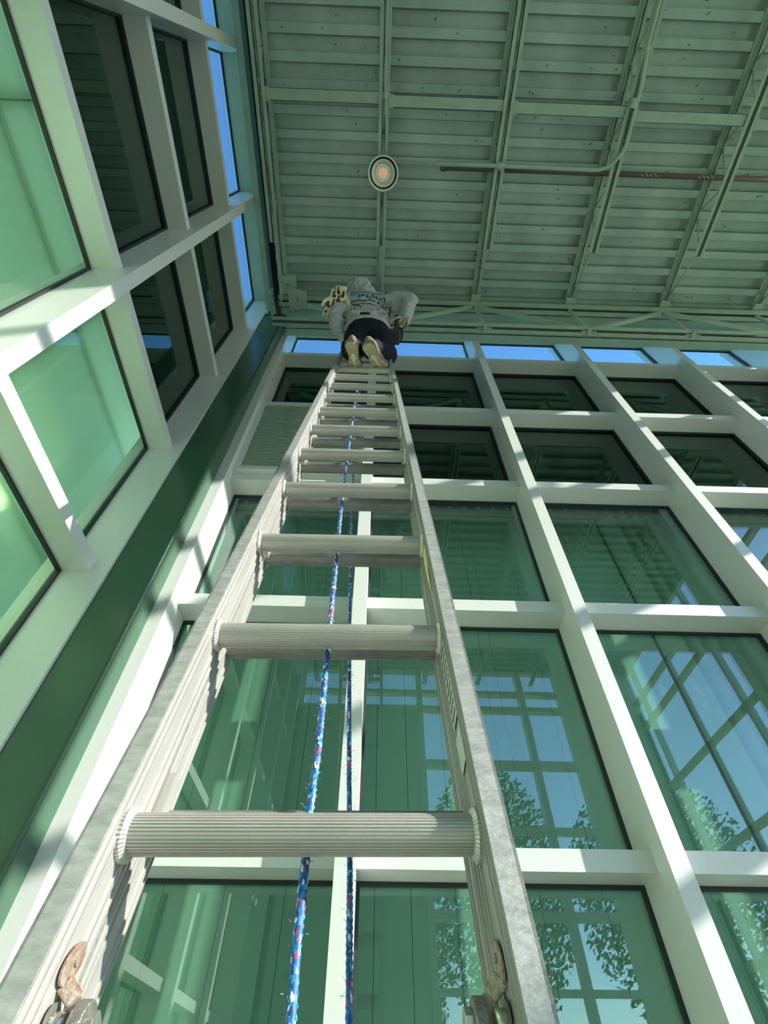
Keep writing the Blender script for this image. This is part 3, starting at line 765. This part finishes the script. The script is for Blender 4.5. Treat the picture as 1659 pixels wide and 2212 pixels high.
# ribbed hem and cuffs
hem = MB()
n = 64; b_ = 0
for zz_, f_ in ((4.055, .93), (4.065, 1.0), (4.105, 1.02), (4.12, .99), (4.12, .90)):
    for k in range(n):
        a = 2 * PI * k / n; rr = f_ + (0.006 if k % 2 else 0)
        hem.v.append((-.108 + .186 * rr * math.copysign(abs(math.cos(a)) ** .85, math.cos(a)), 1.418 + .150 * rr * math.copysign(abs(math.sin(a)) ** .85, math.sin(a)), zz_))
for i in range(4):
    for k in range(n): hem.f.append((i * n + k, i * n + (k + 1) % n, (i + 1) * n + (k + 1) % n, (i + 1) * n + k)); hem.m.append(0)
hemo = hem.build('ribbed_hem', HOODL, None); hemo.data.shade_smooth()
cuf = MB(); 
cuf.tube([(-.335, 1.452, 4.142), (-.322, 1.470, 4.112)], [.044, .038], 18); cuf.tube([(.200, 1.343, 4.245), (.193, 1.353, 4.212)], [.047, .041], 18)
cufo = cuf.build('cuffs', HOODL, None, smooth=True)
# trousers
tr = MB()
loft(tr, [(-.105, 1.415, 3.86, .13, .10), (-.105, 1.41, 3.93, .172, .135), (-.106, 1.41, 4.02, .180, .140), (-.110, 1.418, 4.10, .170, .130), (-.112, 1.42, 4.15, .155, .115)])
limb(tr, [(-.185, 1.405, 3.97), (-.195, 1.395, 3.78), J['kL'], (-.200, 1.305, 3.42), (-.190, 1.205, 3.20)], [.108, .095, .078, .076, .068])
limb(tr, [(-.025, 1.405, 3.97), (.012, 1.40, 3.78), J['kR'], (.005, 1.315, 3.42), (-.056, 1.210, 3.20)], [.106, .093, .079, .074, .067])
tr.ball((.045, 1.33, 3.50), .055, 8, (.9, .8, 1.2))
trou = fuse(tr, 'trousers', TROU, None, .0085, 3, 0.022)
# belt tag seen under the hem
blt = MB().box(-.175, -.095, 1.262, 1.275, 4.10, 4.15).build('black_shirt_tail', TROU, None, bevel=.004)
for o in (bodyo, ho, hoodie, hemo, cufo, trou, blt):
    o.parent = person; o.location = -PB
hoodie['label'] = 'grey hooded sweatshirt with printed back'; trou['label'] = 'black trousers'
# shoes: outsole, midsole wall, upper
def shoe(nm, heel, toe, up_hint, mirror):
    heel = Vector(heel); toe = Vector(toe); d = toe - heel; L = d.length; d.normalize()
    up = Vector(up_hint); up = (up - d * up.dot(d)).normalized(); r = d.cross(up).normalized() * mirror
    sh = empty(nm, heel - PB, person)
    prof = [(0.0, .020), (.03, .036), (.10, .040), (.22, .038), (.38, .031), (.50, .031), (.64, .041), (.78, .048), (.90, .041), (.97, .024), (1.0, .006)]
    def outline(sc, off=0):
        a = [(t * L * 1.0, w_ * sc + (.006 * math.sin(t * PI * 1.2))) for t, w_ in prof]; b = [(t * L, -w_ * sc + (.006 * math.sin(t * PI * 1.2))) for t, w_ in reversed(prof)]
        return a + b
    def pt(x, y, z): return tuple(d * x + r * y + up * z)
    def rocker(x): t = x / L; return .010 * max(0, (t - .75) / .25) ** 2 + .006 * max(0, (.12 - t) / .12) ** 2
    def slab(name, sc, z0, z1, m):
        mb = MB(); o = outline(sc); n_ = len(o)
        mb.v = [pt(x, y, z0 + rocker(x)) for x, y in o] + [pt(x, y, z1 + rocker(x)) for x, y in o]
        half = len(prof)
        for k in range(n_): mb.f.append((k, (k + 1) % n_, n_ + (k + 1) % n_, n_ + k)); mb.m.append(0)
        for base in (0, n_):
            for k in range(half - 1):
                mb.f.append((base + k, base + k + 1, base + n_ - 2 - k, base + n_ - 1 - k)); mb.m.append(0)
        return mb.build(name, m, sh)
    slab('midsole', 1.06, .006, .030, SHOE)
    # outsole in heel, arch and forefoot blocks
    for t0, t1 in ((0.0, .34), (.355, .52), (.535, .70), (.715, .84), (.855, .99)):
        mb = MB(); N = 5; L_ = []; R_ = []
        for k in range(N + 1):
            t = t0 + (t1 - t0) * k / N
            for i in range(len(prof) - 1):
                if prof[i][0] <= t <= prof[i + 1][0]:
                    w_ = prof[i][1] + (prof[i + 1][1] - prof[i][1]) * (t - prof[i][0]) / (prof[i + 1][0] - prof[i][0])
            c_ = .006 * math.sin(t * PI * 1.2); L_.append((t * L, c_ + w_)); R_.append((t * L, c_ - w_))
        o = L_ + R_[::-1]; n_ = len(o)
        mb.v = [pt(x, y, rocker(x) - .002) for x, y in o] + [pt(x, y, .010 + rocker(x)) for x, y in o]
        for k in range(n_): mb.f.append((k, (k + 1) % n_, n_ + (k + 1) % n_, n_ + k)); mb.m.append(0)
        for base in (0, n_):
            for k in range(N): mb.f.append((base + k, base + k + 1, base + n_ - 2 - k, base + n_ - 1 - k)); mb.m.append(0)
        mb.build('outsole_block', SOLE, sh, bevel=.001)
    # pale kite-shaped insert running from the heel to the forefoot
    kp = [(.30, .0), (.38, .017), (.47, .016), (.62, .004), (.86, .015), (.97, .006), (.97, -.004), (.86, -.010), (.62, -.004), (.47, -.014), (.38, -.015)]
    mb = MB(); mb.v = [pt(t * L, y + .004, -.0045 + rocker(t * L)) for t, y in kp] + [pt(t * L, y + .004, .002 + rocker(t * L)) for t, y in kp]
    n_ = len(kp); mb.f = [tuple(range(n_)), tuple(range(n_, 2 * n_))] + [(k, (k + 1) % n_, n_ + (k + 1) % n_, n_ + k) for k in range(n_)]; mb.m = [0] * len(mb.f)
    mb.build('sole_insert', SOLEL, sh)
    u = MB()
    for t, w_, h, z in ((.16, .032, .046, .052), (.30, .038, .05, .055), (.45, .036, .042, .048), (.60, .040, .034, .040), (.76, .043, .027, .036), (.88, .034, .020, .032)):
        c_ = Vector(pt(t * L, .005, z)); u.ball(c_, 1, 8, (.045, w_ * .98, h)) if False else None
        b = len(u.v)
        for i in range(9):
            th = PI * i / 8
            for k in range(16):
                a = 2 * PI * k / 16
                u.v.append(tuple(c_ + d * (.050 * math.sin(th) * math.cos(a)) + r * (w_ * math.sin(th) * math.sin(a)) + up * (h * math.cos(th))))
        for i in range(8):
            for k in range(16): u.f.append((b + i * 16 + k, b + (i + 1) * 16 + k, b + (i + 1) * 16 + (k + 1) % 16, b + i * 16 + (k + 1) % 16)); u.m.append(0)
    o = fuse(u, 'knit_upper', SHOE, None, .006, 3)
    o.parent = sh
shoe('shoe', (-.190, 1.125, 3.055), (-.166, 1.362, 3.165), (0, -.35, 1), 1)
shoe('shoe', (-.088, 1.130, 3.055), (.030, 1.352, 3.165), (0.12, -.35, 1), -1)
# print on the back, wrapped onto the sweatshirt
bpy.context.view_layer.update()
dg = bpy.context.evaluated_depsgraph_get()
bvh = BVHTree.FromPolygons([v.co for v in hoodie.data.vertices], [tuple(p.vertices) for p in hoodie.data.polygons])
def print_text(txt, x, z, size, m, slope=0.0, nm='printed_line'):
    cu = bpy.data.curves.new('t', 'FONT'); cu.body = txt; cu.size = size; cu.extrude = 0; cu.offset = size * 0.028; cu.resolution_u = 2
    o = bpy.data.objects.new('t', cu); COL.objects.link(o)
    bpy.context.view_layer.update()
    me = bpy.data.meshes.new_from_object(o.evaluated_get(bpy.context.evaluated_depsgraph_get()))
    bpy.data.objects.remove(o)
    bm = bmesh.new(); bm.from_mesh(me); bmesh.ops.triangulate(bm, faces=bm.faces); bmesh.ops.subdivide_edges(bm, edges=[e for e in bm.edges if e.calc_length() > .012], cuts=2, use_grid_fill=False)
    for v in bm.verts:
        px = x + v.co.x; pz = z + v.co.y + slope * v.co.x
        hit = bvh.ray_cast(Vector((px, 0.9, pz)), Vector((0, 1, 0)))
        yv = hit[0].y if hit[0] else 1.3
        v.co = Vector((px, yv - 0.0025, pz))
    bm.to_mesh(me); bm.free(); me.materials.clear(); me.materials.append(m)
    ob = bpy.data.objects.new(nm, me); COL.objects.link(ob); ob.parent = person; ob.location = -PB
print_text('SERVICES', -.290, 4.575, .066, BLUEINK)
print_text('333-5662', -.215, 4.512, .066, INK, -.05)
print_text('(Room for a long', -.278, 4.455, .052, INK, -.04)
print_text('gutter attachment', -.255, 4.400, .046, INK, -.03)
print_text('· Pay', -.265, 4.325, .054, INK)
tag(person, 'person in grey printed hooded sweatshirt and black trousers standing high on the ladder', 'person')

# tool in the right hand
dr = empty('cordless_drill', (.105, 1.40, 3.985))
def dv(p): return Vector(p) - Vector((.105, 1.40, 3.985))
MB().box(-.045, .045, -.055, .050, -.050, .035).build('battery_pack', TOOL, dr, bevel=.008)
MB().box(-.038, .052, -.048, .045, .035, .060).build('base_shoe', TOOLG, dr, bevel=.006)
MB().tube([dv((.118, 1.385, 4.03)), dv((.125, 1.365, 4.12)), dv((.130, 1.345, 4.21)), dv((.132, 1.33, 4.27))], [.022, .019, .020, .022], 14).build('grip', TOOL, dr, smooth=True)
MB().bar(dv((.218, 1.330, 4.235)), dv((.158, 1.375, 4.075)), .034, .040, up=(0, 1, 0)).build('motor_housing', TOOL, dr, bevel=.006)
bd = (dv((.158, 1.375, 4.075)) - dv((.218, 1.330, 4.235)))
off = Vector((0, -.0215, -.004))
MB().bar(dv((.214, 1.330, 4.226)) + off, dv((.162, 1.375, 4.086)) + off, .022, .0025, up=(0, 1, 0)).build('yellow_label', YEL, dr)
for k in range(5):
    t0 = .12 + k * .16; a = dv((.214, 1.330, 4.226)) + off * 1.07 + bd * t0 * .9; b = a + bd * .07
    MB().bar(a, b, .012, .0025, up=(0, 1, 0)).build('label_mark', INK, dr)
MB().tube([dv((.175, 1.40, 4.09)), dv((.168, 1.44, 4.00))], [.014, .008], 10).build('bit', TOOL, dr)
tag(dr, 'black cordless power tool with yellow label beside the climber\'s right hip', 'power tool')

# two cream work gloves hanging by his left arm
def glove(loc, rot, flip, label):
    gl = empty('work_glove', loc); gl.rotation_euler = rot; gl.scale = (1.22, 1.22, 1.22)
    mb = MB()
    loft(mb, [(0, 0, .085, .042, .017), (0, 0, .05, .040, .017), (0, 0, 0, .046, .018), (0, 0, -.05, .046, .016), (0, 0, -.06, .040, .012)])
    for k, (x_, L) in enumerate(((-.034, .060), (-.012, .078), (.012, .074), (.034, .058))):
        limb(mb, [(x_, 0, -.05), (x_ * 1.25, -.012 + .01 * (k % 2), -.05 - L * .55), (x_ * 1.4, .012 - .03 * (k % 2), -.05 - L)], [.013, .0125, .0115], 10)
    limb(mb, [(flip * .038, 0, .01), (flip * .066, -.008, -.02), (flip * .072, -.014, -.052)], [.015, .013, .012], 10)
    fuse(mb, 'glove_shell', GLOVE, gl, .0045, 2, .008)
    ring_ = MB()
    for x_, z_, a, b in ((-.016, .050, .007, .030), (-.010, .036, .014, .012), (.026, .030, .009, .024), (.018, .012, .014, .010), (-.004, -.012, .009, .036), (.006, -.030, .012, .014),
                       (-.038, -.030, .009, .022), (-.028, -.046, .013, .011), (.034, -.040, .012, .022), (.002, -.072, .008, .020), (-.040, -.088, .008, .012), (.046, -.080, .008, .012)):
        ring_.ball((x_, -.0165, z_), 1, 6, (a, .0075, b))
    ring_.build('dark_grip_patches', GLOVED, gl, smooth=True)
    tag(gl, label, 'glove', 'work gloves by the climber\'s elbow')
    return gl
glove((-.368, 1.262, 4.50), (1.0, 0.15, 0.05), 1, 'cream work glove with dark patches hanging at the climber\'s left elbow, the right-hand one')
glove((-.418, 1.285, 4.47), (0.9, -0.05, 0.35), -1, 'cream work glove with dark patches hanging at the climber\'s left elbow, the outer one')

# ------------------------------------------------------------------ trees outside, seen as reflections
def tree(loc, h, r, n, label, leafm, conifer=False):
    t = empty('tree', loc)
    tr_ = MB(); tr_.tube([(0, 0, 0), (0.1, 0, h * .3), (0, 0.1, h * .6), (0, 0, h * .9)], [.25, .18, .10, .03], 10)
    for k in range(9):
        a = random.uniform(0, 2 * PI); z0 = random.uniform(.25, .7) * h
        tr_.tube([(0, 0, z0), (r * .6 * math.cos(a), r * .6 * math.sin(a), z0 + h * .15)], [.07, .02], 6)
    tr_.build('trunk', BARK, t, smooth=True)
    lf = MB()
    for k in range(n):
        if conifer:
            z = random.uniform(.12, 1.0); rad = r * (1 - z) * random.uniform(.5, 1); a = random.uniform(0, 2 * PI); c = Vector((rad * math.cos(a), rad * math.sin(a), z * h)); s = .22
        else:
            while True:
                c = Vector((random.uniform(-1, 1), random.uniform(-1, 1), random.uniform(-1, 1)))
                if .3 < c.length < 1: break
            c = Vector((c.x * r, c.y * r, h * .62 + c.z * h * .38)); s = .085
        a = Vector((random.gauss(0, 1), random.gauss(0, 1), random.gauss(0, 1))).normalized(); b = a.orthogonal().normalized(); e = a.cross(b)
        i0 = len(lf.v); s *= random.uniform(.6, 1.3)
        lf.v += [tuple(c - b * s), tuple(c + e * s * .5), tuple(c + b * s), tuple(c - e * s * .5)]
        lf.f.append((i0, i0 + 1, i0 + 2, i0 + 3)); lf.m.append(0)
    o = lf.build('foliage', leafm, t); o['kind'] = 'stuff'
    tag(t, label, 'tree')
tree((3.6, -11.5, FZ), 8.2, 2.0, 9500, 'leafy tree mirrored in the lower glass pane right of the ladder', LEAF)
tree((0.2, -15.5, FZ), 6.3, 2.6, 9500, 'pale leafy tree mirrored at the left edge of the lower glass pane', LEAF)
tree((1.9, -19, FZ), 6.6, 1.7, 3000, 'dark conifer mirrored in the middle of the lower glass pane', LEAFC, True)
tree((8.0, -10.5, FZ), 7.5, 2.5, 9500, 'yellowing leafy tree mirrored in the lower right glass pane', LEAF)

# ------------------------------------------------------------------ lift everything onto the floor level
for o in list(bpy.data.objects):
    if o.parent is None and o.type in ('MESH', 'EMPTY'):
        o.location.z += CZ
